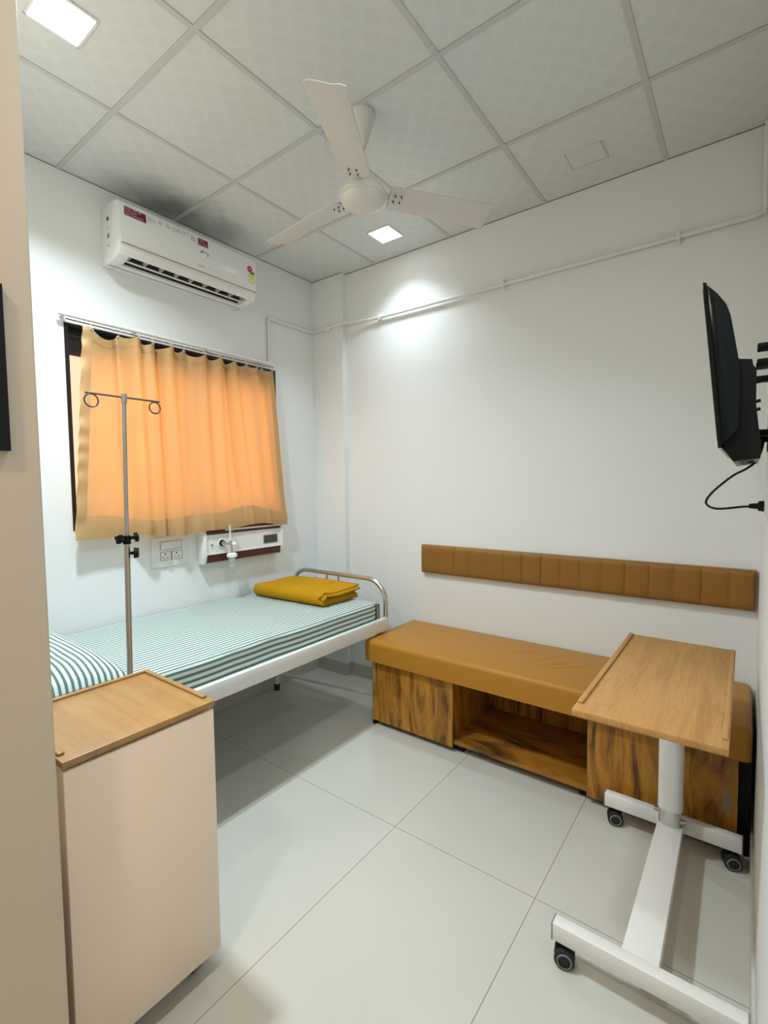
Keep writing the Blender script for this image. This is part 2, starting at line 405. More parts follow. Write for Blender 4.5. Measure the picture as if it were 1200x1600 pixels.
ceiling_light(2.2, -3.5, 'assumed unseen dimmer warm ceiling light in the entrance passage behind the viewpoint', m_led2, HALL, WARM, 150, .09)  # unseen lamp, assumed for the warm light on locker and partition

# ceiling cut-out cover
t = MB(); x0, x1, y0, y1 = 2.0, 2.168, -.338, -.20
t.box(x0, x1, y0, y0+.004, ZC-.004, ZC-.0004); t.box(x0, x1, y1-.004, y1, ZC-.004, ZC-.0004)
t.box(x0, x0+.004, y0, y1, ZC-.004, ZC-.0004); t.box(x1-.004, x1, y0, y1, ZC-.004, ZC-.0004)
t.box(x0+.006, x1-.006, y0+.006, y1-.006, ZC-.003, ZC-.0004)
tag(t.build('ceiling_cover_plate', mat('cover plate', (.68, .70, .69), .45), smooth=False), 'rectangular cover plate set flush in a ceiling tile by the far wall', 'cover plate')

# ================================================================== AIR CONDITIONER
AY0, AY1, AZ0, AZ1 = -1.595, -.760, 2.632, 2.920
ac = thing('air_conditioner', 'white split air conditioner mounted high above the curtained window', 'air conditioner', (0, (AY0+AY1)/2, AZ0))
prof = [(0, AZ1), (.150, AZ1), (.195, AZ1-.008), (.210, AZ1-.028), (.215, 2.80), (.210, 2.700), (.203, 2.694), (.205, 2.688)]
prof += [(.200, 2.670), (.185, 2.650)]           # lip above the outlet
outl = [(.155, 2.690), (.085, 2.672), (.080, 2.640)]    # recess for the air outlet
low = [(.060, AZ0+.002), (0, AZ0)]
E0, E1 = AY0+.055, AY1-.05
b = MB(); b.prism(prof+[(.166, 2.644), (.125, 2.634)]+low, AY0, E0, 'Y', bev=.003); b.prism(prof+[(.166, 2.644), (.125, 2.634)]+low, E1, AY1, 'Y', bev=.003)
b.prism(prof+outl+low, E0-.002, E1+.002, 'Y')
b.build('housing', m_acbody, ac)
MB().prism([(.2095, 2.7035), (.2165, 2.7035), (.219, 2.80), (.2135, AZ1-.026), (.209, AZ1-.026)], AY0+.004, AY1-.004, 'Y', bev=.0012).build('front_panel', m_acbody, ac)
MB().box(.2085, .2145, AY0+.006, AY1-.006, 2.698, 2.7025).build('trim_line', m_gold, ac, smooth=False)
# outlet interior and louvres
MB().prism([(.150, 2.686), (.090, 2.670), (.086, 2.648), (.150, 2.682)], E0+.004, E1-.004, 'Y').build('outlet_recess', m_dark, ac, smooth=False)
n = 8
for k in range(n+1):
    y = E0+.012+(E1-E0-.024)*k/n
    MB().prism([(.181, 2.653), (.157, 2.684), (.118, 2.676), (.132, 2.647)], y-.002, y+.002, 'Y').build('louvre', m_steel2, ac, smooth=False)
MB().prism([(.134, 2.6405), (.141, 2.6435), (.140, 2.6475), (.132, 2.6445)], E0-.004, E1+.004, 'Y').build('air_flap', m_plastic, ac, smooth=False)
MB().prism([(.160, 2.6705), (.164, 2.6685), (.166, 2.6720), (.162, 2.6740)], E0+.004, E1-.004, 'Y').build('guide_vane', m_grey, ac, smooth=False)
# bottom seam
MB().box(.052, .054, AY0+.01, AY1-.01, AZ0-.0012, AZ0+.004).build('bottom_seam', m_grey, ac, smooth=False)
# front plane helper on the panel: (s along y from left edge, z)
def fx(z): return .2165+(.219-.2165)*min(1, max(0, (z-2.7035)/.0965)) if z <= 2.80 else .219-(.0055)*(z-2.80)/(AZ1-.026-2.80)
def ac_rect(y0, y1, z0, z1, name, m, parent=ac, dx=.0006):
    b = bmesh.new(); vs = [b.verts.new((fx(z)+dx, y, z)) for y, z in ((y0, z0), (y1, z0), (y1, z1), (y0, z1))]; b.faces.new(vs)
    e = bmesh.ops.extrude_face_region(b, geom=b.faces[:]); bmesh.ops.translate(b, verts=[v for v in e['geom'] if isinstance(v, bmesh.types.BMVert)], vec=(.0008, 0, 0))
    bmesh.ops.recalc_face_normals(b, faces=b.faces[:])
    o = MB(); o.merge(b); return o.build(name, m, parent, smooth=False)
up_dir = (fx(2.89)-fx(2.81), 0, .08)
def ac_text(t, size, y, z, m, parent=ac, dx=.0016): return text_mesh(t, size, (fx(z)+dx, y, z), (0, 1, 0), up_dir, 'print', m, parent, depth=.0003)
s1 = ac_rect(AY0+.022, AY0+.132, 2.838, 2.882, 'sticker', m_sticker); s1['label'] = 'maroon sticker with pale lettering'
ac_text('Smart IOT AC', .014, AY0+.026, 2.869, m_pink, s1); ac_text('Voice and', .014, AY0+.026, 2.856, m_pink, s1); ac_text('App Controlled', .014, AY0+.026, 2.843, m_pink, s1)
s2 = ac_rect(AY0+.430, AY0+.492, 2.846, 2.884, 'sticker', m_sticker); s2['label'] = 'small maroon sticker with pale lettering'
ac_text('Made', .015, AY0+.436, 2.868, m_pink, s2); ac_text('For India', .013, AY0+.436, 2.853, m_pink, s2)
for y, ls in ((.142, ('Inverter', 'Technology', '5 in 1')), (.200, ('i-Sense', 'Filter')), (.240, ('100%', 'Copper')), (.278, ('Nano Coated', 'Anti Corrosive', 'Fin')), (.338, ('R32 Green', 'Gas')), (.384, ('5 Years', 'Warranty', 'On Parts'))):
    for k, l in enumerate(ls): ac_text(l, .0085, AY0+y, 2.876-.011*k, m_ink)
# script logo: a stroke that loops and trails off
pts = []
for y, z in ((0, 0), (.004, .010), (.010, .016), (.017, .014), (.014, .006), (.006, .004), (.014, .012), (.024, .014), (.034, .012), (.044, .009), (.050, .008), (.049, .001), (.046, -.006)):
    pts.append((fx(2.80)+.0012, AY0+.440+y, 2.802+z))
MB().tube(pts, .0018, 6).build('logo', m_ink, ac)
ac_text('INVERTER', .009, AY0+.425, 2.728, m_ink); ac_text('5', .012, AY0+.497, 2.729, m_ink)
# energy label and badge
e = ac_rect(AY1-.060, AY1-.018, 2.742, 2.806, 'energy_label', m_yellow); e['label'] = 'yellow energy rating label'
ac_rect(AY1-.052, AY1-.026, 2.748, 2.764, 'printed_box', mat('pale yellow', (.8, .78, .5), .5), e, .0016)
ac_rect(AY1-.048, AY1-.020, 2.800, 2.814, 'printed_band', m_green, e, .0018)
rb = MB().lathe([(0, .0024), (.0175, .0024), (.018, 0)], (fx(2.825)+.0002, AY1-.052, 2.828), 'X', 24).build('badge', m_red, ac); rb['label'] = 'round red badge'
ac_text('AC', .015, AY1-.062, 2.823, m_plastic, rb, .0028)
# side stickers
for z, r, m in ((2.85, .011, m_green), (2.806, .006, m_yellow)):
    MB().lathe([(0, .001), (r, .001), (r, 0)], (.085, AY0-.0012, z), 'Y', 20).build('side_sticker', m, ac)
MB().box(.075, .098, AY0-.001, AY0+.001, 2.755, 2.775).build('side_sticker', m_ink, ac, smooth=False)
MB().box(.072, .092, AY0-.001, AY0+.001, 2.715, 2.720).build('side_sticker', m_ink, ac, smooth=False)

# ================================================================== CURTAIN AND ROD
rod = thing('curtain_rod', 'white curtain rod fixed across the top of the window', 'curtain rod', (.05, -1.82, 2.31))
MB().cyl((.045, -1.83, 2.328), (.045, -.490, 2.328), .011, seg=16).build('rod', m_plastic, rod)
MB().tube([(.052, -1.80+1.30*i/10, 2.303-.003*math.sin(PI*i/10)) for i in range(11)], .0032, 8).build('string_wire', m_dsteel, rod)
for y in (-1.80, -1.45, -1.0, -.60):
    b = MB(); b.box(0, .045, y-.009, y+.009, 2.322, 2.334, bev=.001); b.cyl((.03, y, 2.334), (.03, y, 2.344), .006)
    b.build('bracket', m_plastic, rod)

hooks = [-1.690, -1.545, -1.475, -1.375, -1.275, -1.18, -1.06, -.955, -.845, -.745, -.655, -.60, -.525]
TOP = 2.285
def cy_top(s): return -1.728+1.215*s
def cy_bot(s): return -1.812+1.372*s
def sagz(y):
    for a, b_ in zip(hooks, hooks[1:]):
        if a <= y <= b_:
            w_ = b_-a; t = (y-a)/w_
            return -.30*w_*(4*t*(1-t))**.75 if w_ < .16 else 0
    return 0
# fold ridges: (centre in s at top, centre in s at bottom, width, height)
folds = [(.145, .200, .020, -.018), (.200, .255, .030, .022), (.275, .335, .022, .012), (.320, .352, .012, -.028), (.365, .41, .028, .015),
         (.47, .47, .02, -.010), (.545, .56, .03, .014), (.635, .645, .022, .012), (.690, .735, .010, -.026), (.730, .78, .025, .014), (.86, .88, .022, .018), (.93, .95, .02, -.012)]
def curtain_pt(s, v, off=0):
    yt, yb = cy_top(s), cy_bot(s); y = yt+(yb-yt)*v
    x = .060+.010*math.sin(v*PI)*math.sin(s*7)+.018*v
    for a, b_, w_, h in folds:
        c_ = a+(b_-a)*v; x += (2.5 if h > 0 else 1.7)*h*math.exp(-((s-c_)/w_)**2)*(1-.25*v)
    x += (1-v)**6*.010*math.sin((s*13)*2*PI*.5)
    x += .004*noise.noise(Vector((s*9, v*5, 1)))+.0018*noise.noise(Vector((s*30, v*18, 4)))
    if s < .05: x += .006*math.sin(v*60+2*math.sin(v*11))*(1-s/.05)
    zb = 1.204+.012*math.sin(s*9+.8)-.006*math.sin(s*21)
    z = TOP+sagz(yt)*max(0, 1-v*3)
    z = z+(zb-z)*v
    x += .004*max(0, (v-.9)/.1)*noise.noise(Vector((s*12, 3, 0)))
    if v > .7: k = (v-.7)/.3; x += max(0, .096-x)*k*k*(3-2*k)*min(1, max(0, (s-.42)/.08)) 
    return Vector((x+off, y, z))
cur = thing('curtain', 'tan curtain drawn over the window and glowing orange from behind', 'curtain', (.07, -1.12, 1.2))
MB().grid(lambda s, v: curtain_pt(s, v), 260, 90).build('cloth', m_curt, cur, ang=180)
hb = MB()
def hv(s): return .902-.012*math.sin(s*8+2.2)-.010*math.sin(s*19)
hb.grid(lambda s, v: curtain_pt(s, hv(s)+(1.002-hv(s))*v, .0025+.004*math.sin(PI*v)), 260, 10)
hb.build('bottom_hem', m_hem, cur, ang=180)
MB().grid(lambda s, v: curtain_pt(s*.036, v*.93, .0028+.002*math.sin(PI*s)), 8, 110).build('side_hem', m_hem, cur, ang=180)
MB().grid(lambda s, v: curtain_pt(1-s*.030, v*.93, .0028), 8, 110).build('side_hem', m_hem, cur, ang=180)
MB().grid(lambda s, v: curtain_pt(s, v*.045, .0028), 260, 4).build('top_hem', m_head, cur, ang=180)
for y in hooks:
    s = (y+1.728)/1.215; p = curtain_pt(s, .008)
    b = MB().tube([(p.x+.006+.007*0, p.y+.0065*math.cos(a), p.z-.003+.0065*math.sin(a)) for a in [2*PI*k/14 for k in range(14)]], .002, 6, closed=True)
    o = b.build('eyelet', m_chrome, cur)
    MB().tube([(p.x+.007, p.y, p.z-.004), (p.x+.010, p.y, p.z+.006), (.062, p.y+.002, 2.300), (.053, p.y, 2.3085), (.046, p.y, 2.302)], .0012, 6).build('hook', m_plastic, cur)

# ================================================================== CONDUITS
cn = thing('electrical_conduit', 'white surface conduit running round the column and along the far wall', 'conduit', (.02, -.495, 2.33))
ZR = 2.652
MB().tube([(.015, -.500, 2.345), (.015, -.500, ZR-.01), (.015, -.492, ZR), (.016, -.10, ZR), (.022, -.072, ZR+.002), (.05, -.066, ZR+.004), (.30, -.066, ZR+.012), (.345, -.060, ZR+.012), (.55, -.028, ZR+.002), (.64, -.022, ZR)] +
          [(x, -.022, ZR-.002*math.sin(x)) for x in (1.0, 1.556, 2.0, 2.45, 2.74)]+[(2.772, -.022, ZR+.006), (2.776, -.022, ZR+.03), (2.776, -.022, ZC-.004)], .0105, 12).build('pipe', m_plastic, cn, ang=60)
for x, y, ax in ((.635, -.022, 'x'), (1.556, -.022, 'x'), (2.449, -.022, 'x'), (.178, -.066, 'x')):
    b = MB(); yw = 0 if x > .3 else -.049
    b.box(x-.010, x+.010, y-.014, yw, ZR-.018, ZR+.020, bev=.003); b.box(x-.008, x+.008, yw-.008, yw, ZR-.036, ZR+.034, bev=.002)
    b.build('clip', m_plastic, cn)
MB().cyl((.015, -.31, ZR), (.015, -.27, ZR), .0125).build('coupler', m_plastic, cn)
MB().cyl((2.776, -.022, 2.80), (2.776, -.022, 2.83), .0125).build('coupler', m_plastic, cn)

# ================================================================== CEILING FAN
FX, FY, FZ = 1.398, -1.135, 2.705
fan = thing('ceiling_fan', 'white three bladed ceiling fan hanging below the tiled ceiling', 'ceiling fan', (FX, FY, ZC))
m_fan = mat('fan cream enamel', (.70, .69, .65), .38)
m_blade = mat('fan blade enamel', (.66, .655, .63), .42, var=.03)
MB().lathe([(0, ZC-.0005), (.056, ZC-.0005), (.058, ZC-.006), (.055, ZC-.020), (.020, ZC-.128), (.013, ZC-.142), (.010, ZC-.146), (0, ZC-.146)], (FX, FY, 0)).build('canopy', m_fan, fan)
MB().cyl((FX, FY, FZ+.03), (FX, FY, ZC-.14), .009).build('down_rod', m_steel, fan)
MB().lathe([(0, .085), (.022, .083), (.030, .060), (.034, .035), (0, .034)], (FX, FY, FZ)).build('lower_canopy', m_fan, fan)
MB().lathe([(0, .040), (.055, .038), (.088, .028), (.099, .012), (.102, -.002), (.100, -.010), (.094, -.014), (.093, -.018), (.088, -.030), (.070, -.044), (.042, -.053), (0, -.056)], (FX, FY, FZ), seg=48).build('motor_housing', m_fan, fan)
for ang in (-62, 54, 176):
    a = math.radians(ang); R = Matrix.Rotation(a, 4, 'Z'); T = Matrix.Translation((FX, FY, FZ+.012))
    # blade: slim plate with a creased trailing edge, rounded tip, pitched
    L0, L1 = .118, .60
    def bl(s, v):
        x = L0+(L1-L0)*s; tip = max(0, (s-.95)/.05)**3; root = max(0, (.03-s)/.03)
        hw = (.060+.012*s)*(math.sqrt(max(0, 1-tip*tip*.45)))*(1-.25*root*root)
        y = (v*2-1)*hw
        z = .006*math.cos(v*PI)-.008*(max(0, v-.62)/.38)*0 + (.005*((v-.7)/.3) if v > .7 else 0) - .015*s
        q = math.radians(-11); return Vector((x, y*math.cos(q), z+y*math.sin(q)))
    b = MB(); b.grid(bl, 60, 20); b.bm.transform(T@R)
    bo = b.build('blade', m_blade, fan, ang=60, thick=.0022)
    b = MB(); b.box(.080, .150, -.020, .020, -.001, .003, bev=.001)
    b.bm.transform(T@R@Matrix.Rotation(math.radians(-11), 4, 'X')@Matrix.Translation((0, 0, .006)))
    b.build('blade_arm', m_fan, bo)
    for sx in (.140, .168):
        for sy in (-.022, .010):
            b = MB(); b.cyl((sx, sy, -.011), (sx, sy, -.0025), .0035, seg=10)
            b.bm.transform(T@R@Matrix.Rotation(math.radians(-11), 4, 'X')); b.build('screw', m_dsteel, bo)

# ================================================================== SWITCH PLATE
sp = thing('switch_board', 'white switch board with two sockets under the curtain', 'switch board', (0, -1.28, 1.0))
SY0, SY1, SZ0, SZ1 = -1.395, -1.168, 1.002, 1.178
MB().box(.0005, .011, SY0, SY1, SZ0, SZ1, bev=.003).build('plate', m_plastic, sp)
MB().box(.010, .0125, SY0+.050, SY1-.040, 1.103, 1.153).build('module_border', m_grey, sp, smooth=False)
MB().box(.011, .0145, SY0+.053, SY1-.043, 1.106, 1.150, bev=.001).build('switch_module', m_plastic, sp)
MB().box(.0145, .017, SY1-.078, SY1-.060, 1.110, 1.146, bev=.001).build('rocker_switch', m_plastic, sp)
MB().box(.010, .0125, SY0+.050, SY1-.040, 1.040, 1.092).build('module_border', m_grey, sp, smooth=False)
for y0 in (SY0+.053, SY1-.104):
    y1 = y0+.061; so = MB().box(.011, .0145, y0, y1-.001, 1.043, 1.089, bev=.001).build('socket', m_plastic, sp)
    b = MB(); cy = y0+.026
    b.cyl((.0143, cy, 1.078), (.0150, cy, 1.078), .0048, seg=14)
    for dy in (-.013, .013): b.cyl((.0143, cy+dy, 1.056), (.0150, cy+dy, 1.056), .0036, seg=14)
    b.build('pin_hole', m_black, so)
MB().cyl((.011, (SY0+SY1)/2+.01, 1.022), (.0122, (SY0+SY1)/2+.01, 1.022), .003, seg=10).build('screw', m_grey, sp)

# ================================================================== BED HEAD PANEL
bh = thing('bedhead_panel', 'white bedhead service panel with dark red strips below the window', 'service panel', (0, -.78, .99))
HY0, HY1 = -1.105, -.470
def endcap(y0, y1):
    return MB().prism([(.0005, .985), (.060, .985), (.072, 1.0), (.085, 1.045), (.085, 1.165), (.070, 1.21), (.050, 1.222), (.0005, 1.222)], y0, y1, 'Y', bev=.003).build('end_cap', m_plastic, bh)
endcap(HY0, HY0+.022); endcap(HY1-.018, HY1)
MB().box(.0005, .072, HY0+.022, HY1-.018, 1.050, 1.165).build('face_plate', m_white, bh, smooth=False)
MB().prism([(.0005, .992), (.058, .992), (.068, 1.0), (.074, 1.046), (.0005, 1.046)], HY0+.022, HY1-.018, 'Y').build('lower_strip', m_maroon, bh, smooth=False)
MB().prism([(.0005, 1.169), (.070, 1.169), (.060, 1.210), (.045, 1.218), (.0005, 1.218)], HY0+.022, HY1-.018, 'Y').build('upper_strip', m_maroon, bh, smooth=False)
MB().box(.070, .080, HY0+.16, HY1-.025, 1.188, 1.199, bev=.002).build('accessory_rail', m_plastic, bh)
MB().box(.060, .078, HY0+.022, HY1-.018, 1.164, 1.170).build('edge_bead', m_plastic, bh, smooth=False)
MB().box(.060, .078, HY0+.022, HY1-.018, 1.045, 1.051).build('edge_bead', m_plastic, bh, smooth=False)
MB().box(.070, .074, -.640, -.515, 1.072, 1.132).build('display_frame', m_grey, bh, smooth=False)
MB().box(.073, .0755, -.634, -.521, 1.077, 1.127).build('display', mat('smoked window', (.06, .055, .05), .2), bh, smooth=False)
MB().lathe([(0, .010), (.006, .010), (.007, .0), ], (.072, -1.045, 1.106), 'X', 16).build('indicator', m_grey, bh)
oy, oz = -.975, 1.112
MB().lathe([(.030, 0), (.031, .004), (.026, .007), (.0, .007)], (.072, oy, oz), 'X').build('gas_outlet', m_plastic, bh)
MB().lathe([(.021, 0), (.021, .012), (.016, .014), (.0, .014)], (.076, oy, oz), 'X').build('outlet_ring', m_black, bh)
MB().lathe([(.015, 0), (.015, .010), (.010, .012), (.008, .020), (0, .020)], (.088, oy, oz), 'X').build('outlet_socket', m_chrome, bh)

# oxygen flow meter with humidifier bottle, plugged into the outlet
fm = thing('oxygen_flowmeter', 'clear oxygen flowmeter and humidifier bottle plugged into the bedhead panel', 'flowmeter', (.12, -.945, .99))
hx, hy = .128, -.938
b = MB(); b.cyl((.109, oy, oz), (hx, oy+.006, oz), .007); b.cyl((hx, oy, oz), (hx, hy+.02, oz-.004), .009); b.cyl((hx, hy, oz-.062), (hx, hy, oz+.012), .008)
b.build('valve_body', m_chrome, fm)
b = MB(); b.cyl((hx, hy+.008, oz-.006), (hx+.026, hy+.016, oz-.006), .0135, seg=18); b.cyl((hx+.026, hy+.016, oz-.006), (hx+.030, hy+.017, oz-.006), .010, seg=18); b.build('control_knob', m_plastic, fm)
MB().lathe([(.011, .0), (.011, .115), (.006, .120), (0, .120)], (hx, hy, oz+.008), seg=20).build('flow_tube', m_clear, fm)
MB().box(hx-.006, hx+.006, hy-.012, hy-.008, oz+.02, oz+.115).build('scale_plate', m_plastic, fm, smooth=False)
MB().lathe([(0, .026), (.020, .026), (.030, .020), (.033, .012), (.033, 0), (0, 0)], (hx, hy, 1.024)).build('bottle_cap', m_plastic, fm)
MB().lathe([(.029, 1.024), (.028, .985), (.028, .940), (.022, .925), (0, .922)], (hx, hy, 0)).build('bottle', m_clear, fm, thick=.0012)
b = MB(); b.cyl((hx, hy, .958), (hx, hy, 1.024), .0045); b.lathe([(0, 0), (.012, .002), (.014, .012), (.008, .020), (0, .020)], (hx, hy, .950)); b.build('diffuser_stem', m_plastic, fm)

# ================================================================== BED
bed = thing('hospital_bed', 'white metal hospital bed frame with steel foot rail along the window wall', 'bed', (.5, -1.35, 0))
BX0, BX1, BYF, BYH = .035, .935, -.36, -2.38
RZ0, RZ1 = .548, .626
b = MB(); b.box(BX1-.030, BX1, BYH, BYF+.012, RZ0, RZ1, bev=.003); b.build('side_rail', m_white, bed)
b = MB(); b.box(BX0, BX0+.030, BYH, BYF+.012, RZ0, RZ1, bev=.003); b.build('side_rail', m_white, bed)
MB().box(BX0+.030, BX1-.030, BYF-.02, BYF+.012, RZ0, RZ1-.02, bev=.003).build('end_rail', m_white, bed)
MB().box(BX0+.030, BX1-.030, BYH, BYH+.03, RZ0, RZ1-.02, bev=.003).build('end_rail', m_white, bed)
b = MB(); b.box(BX0+.030, BX1-.030, BYH+.03, BYF-.02, .588, .600)
for k in range(5): y = BYH+.3+.38*k; b.box(BX0+.03, BX1-.03, y-.015, y+.015, .556, .588)
b.build('deck', m_white, bed, smooth=False)
for x in (BX0+.02, BX1-.066):
    for y in (BYF-.008, BYH+.04):
        if x < .5 and y > -1: continue
        l = MB().box(x-.018, x+.018, y-.018, y+.018, .04, RZ0, bev=.004).build('leg', m_white, bed)
        MB().cyl((x, y, 0), (x, y, .045), .022).build('foot_cap', m_rub, l)
l = MB().cyl((.065, -.545, .035), (.065, -.545, RZ0+.01), .016).build('leg', m_white, bed)
MB().cyl((.065, -.545, 0), (.065, -.545, .045), .0195).build('foot_cap', m_rub, l)
MB().cyl((.065, -.545, .125), (BX1-.066, BYF-.008, .100), .012).build('cross_bar', m_white, bed)
R_ = .145; zt = .862; yb_ = BYF-.002; xa, xb = .060, .918
pts = [(xa, yb_, RZ1-.02), (xa, yb_, zt-R_)]+arc((xa+R_, zt-R_), R_, PI, PI/2, 10, lambda x, z: (x, yb_, z))+arc((xb-R_, zt-R_), R_, PI/2, 0, 10, lambda x, z: (x, yb_, z))+[(xb, yb_, RZ1-.02)]
MB().tube(pts, .0155, 16).build('foot_rail', m_chrome, bed, ang=60)
for x in (.405, .515): MB().cyl((x, yb_, RZ1-.025), (x, yb_, zt-.008), .0065).build('rail_rod', m_steel, bed)
# head rail (same arch, at the hidden end)
pts = [(p[0], BYH+.016, p[2]+.10 if p[2] > .65 else p[2]) for p in pts]
MB().tube(pts, .0155, 16).build('head_rail', m_chrome, bed, ang=60)
# IV pole fixed in a socket on the near side rail
iv = thing('drip_stand_pole', 'slim steel drip pole with two hook rings rising beside the bed', 'drip pole', (.958, -1.970, .45))
ix, iy = .958, -1.984
MB().tube([(ix, iy, .47), (ix, iy+.014, 1.290)], .0098, 16).build('lower_tube', m_steel, iv)
MB().tube([(ix, iy+.014, 1.27), (ix, iy+.024, 1.800)], .0076, 14).build('upper_tube', m_steel, iv)
b = MB(); b.box(BX1+.0005, ix+.014, iy-.016, iy+.016, .545, .600, bev=.003); b.build('rail_socket', m_steel, iv)
MB().cyl((ix, iy+.024, 1.775), (ix, iy+.0245, 1.807), .0105).build('top_collar', m_steel, iv)
ty = iy+.024
ring = lambda cy, cz, r: [(ix, cy+r*math.cos(a), cz+r*math.sin(a)) for a in [2*PI*k/28 for k in range(28)]]
b = MB(); b.tube([(ix, ty-.127, 1.795), (ix, ty+.130, 1.795)], .0032, 8); b.build('hook_bar', m_dsteel, iv)
MB().tube(ring(ty-.108, 1.771, .022), .0028, 8, closed=True).build('hook_ring', m_dsteel, iv)
MB().tube(ring(ty+.112, 1.771, .021), .0028, 8, closed=True).build('hook_ring', m_dsteel, iv)
def star_knob(c, ax, name='clamp_knob'):
    c = Vector(c); ax = Vector(ax).normalized(); b = MB(); b.cyl(c, c+ax*.020, .006)
    u = ax.orthogonal().normalized(); w_ = ax.cross(u)
    for k in range(4):
        a = PI/2*k+.4; p = c+ax*.022+(u*math.cos(a)+w_*math.sin(a))*.0105; b.cyl(p-ax*.006, p+ax*.006, .0072, seg=12)
    b.cyl(c+ax*.014, c+ax*.030, .010); return b.build(name, m_black, iv)
star_knob((ix, iy+.006, 1.290), (.35, -.9, 0)); 
b = MB(); b.cyl((ix, iy+.014, 1.270), (ix, iy+.014, 1.300), .0135); b.build('clamp_collar', m_black, iv)
star_knob((ix+.004, iy+.022, 1.291), (.3, .9, .1))
b = MB(); b.cyl((ix, iy+.020, 1.235), (ix+.010, iy+.040, 1.235), .005); b.lathe([(0, -.012), (.020, -.010), (.022, 0), (.020, .010), (0, .012)], (0, 0, 0)); 
b.bm.free(); b = MB(); b.cyl((ix, iy+.018, 1.236), (ix+.012, iy+.036, 1.236), .0055); b.cyl((ix+.010, iy+.033, 1.236), (ix+.018, iy+.046, 1.236), .020, .017, seg=20); b.build('clamp_knob', m_black, iv)

# mattress and sheet
MX0, MX1, MYF, MYH, MZ0, MZ1 = .022, .902, -.395, -2.33, .604, .728
mt = tag(MB().box(MX0+.012, MX1-.012, MYH+.02, MYF-.012, .602, MZ1-.012, bev=.02, seg=3).build('mattress', mat('mattress cover', (.05, .06, .06), .8)), 'thin mattress hidden under the green striped sheet', 'mattress')
sheet = MB()
def sheet_pt(u, v):
    # u across the bed (far side -> near side, hanging down both), v along the bed
    W = MX1-MX0; drop = .115; tot = W+drop*2; s = u*tot-drop
    y = MYH+(MYF-MYH)*v
    r = .020
    if s < 0: x, z = MX0, MZ1+s
    elif s > W: x, z = MX1, MZ1-(s-W)
    else: x, z = MX0+s, MZ1
    # round the long edges
    if s >= W-r and s <= W+r:
        a = (s-(W-r))/(2*r)*PI/2; x = MX1-r+r*math.sin(a); z = MZ1-r+r*math.cos(a)
    if s <= r and s >= -r:
        a = (r-s)/(2*r)*PI/2; x = MX0+r-r*math.sin(a); z = MZ1-r+r*math.cos(a)
    z += .004*noise.noise(Vector((x*3, y*3, 0)))+.0015*noise.noise(Vector((x*14, y*9, 2)))
    if s < W*.3 and s > 0: z += .012*(1-s/(W*.3))*max(0, 1-abs(v-.5)*1.6)
    if s > W: x += .003*noise.noise(Vector((s*6, y*7, 5)))-.002
    # foot corner tucks in
    if v > .985: 
        k = (v-.985)/.015; z -= .014*k*k; 
    if s > W and v > .955: x -= .030*((v-.955)/.045)**1.5; z += .006*math.sin(v*700)*((v-.955)/.045)
    return Vector((x, y, z))
tot = (MX1-MX0)+.23
sheet.grid(sheet_pt, 170, 130, lambda u, v: (u*tot, v))
# foot face
def foot_pt(u, v):
    p = sheet_pt(.115/tot+(tot-.23)/tot*u, 1.0); return Vector((p.x, MYF-.010*0+.004*math.sin(u*60)*v, p.z-.10*v))
sheet.grid(foot_pt, 120, 8, lambda u, v: (.115+(tot-.23)*u, v))
tag(sheet.build('bedsheet', m_sheet, ang=50), 'green and white striped sheet spread over the bed mattress', 'bedsheet')

# pillow
def pillow_pt(u, v):
    pass
pb = MB()
def pil(sign):
    def f(u, v):
        a, c = u*2-1, v*2-1
        e = (1-abs(a)**3.2)*(1-abs(c)**3.2)
        pin = 1-.06*(1-abs(c)**2)*0
        x = .475+.385*a*(1-.05*(1-abs(a))*c*c)*(1-.035*(1-c*c)*(abs(a)**4))
        y = -2.135+.195*c*(1-.07*(1-a*a)*(abs(c)**4))
        h = .062*max(0, e)**.42
        z = .775+sign*h*(1 if sign > 0 else .62)+.012*noise.noise(Vector((a*2.2, c*2.2, 5)))*max(0, e)-.022*a*abs(a)*(1-e)
        return Vector((x, y, z))
    return f
pb.grid(pil(1), 60, 40, lambda u, v: (v*.44, u)); pb.grid(lambda u, v: pil(-1)(1-u, v), 60, 40, lambda u, v: (v*.44, u))
po = tag(pb.build('pillow', m_pcase, ang=50), 'pillow in a green and white striped case at the head of the bed', 'pillow')

# folded blanket
bl = MB()
def uprof(zb, zt, yf, yk, n=14):
    r = (zt-zb)/2; c = (zb+zt)/2; P = []
    for i in range(n): P.append((yk+(yf+r-yk)*i/(n-1)*1.0, zt))
    for i in range(1, 12): a = PI/2+PI*i/12; P.append((yf+r+r*math.cos(a), c+r*math.sin(a)))
    for i in range(n): P.append((yf+r+(yk-.008-yf-r)*i/(n-1), zb))
    return P
BZ = MZ1+.009
for k, (zb, zt, yf, xe, th) in enumerate(((.003, .078, 0, 0, .0), (.019, .062, .014, .022, 0), (.033, .047, .028, -.004, 0))):
    P = uprof(BZ+zb, BZ+zt, -.725+yf, -.375-.012*k)
    nP = len(P)-1
    def f(u, v, P=P, k=k, xe=xe):
        i = v*(len(P)-1); j = min(int(i), len(P)-2); t = i-j; y = P[j][0]*(1-t)+P[j+1][0]*t; z = P[j][1]*(1-t)+P[j+1][1]*t
        x = .105+(.590+xe)*u; hgt = (z-BZ)/.078
        x += .012*math.sin(hgt*9+k*2)*max(0, u-.85)/.15
        sk = .05*(y+.725)/.35
        z2 = z+(.008*noise.noise(Vector((u*4, y*6, k*.0)))+.003*noise.noise(Vector((u*13, y*15, k))))*hgt - .014*hgt*max(0, (u-.8)/.2)**2*math.sin((y+.72)*9) - .010*hgt*(max(0, .12-u)/.12)**2
        return Vector((x+sk*(u-.5)*.2-.03*(y+.55)*0, y-.03*(1-u), z2))
    bl.grid(f, 60, nP*2)
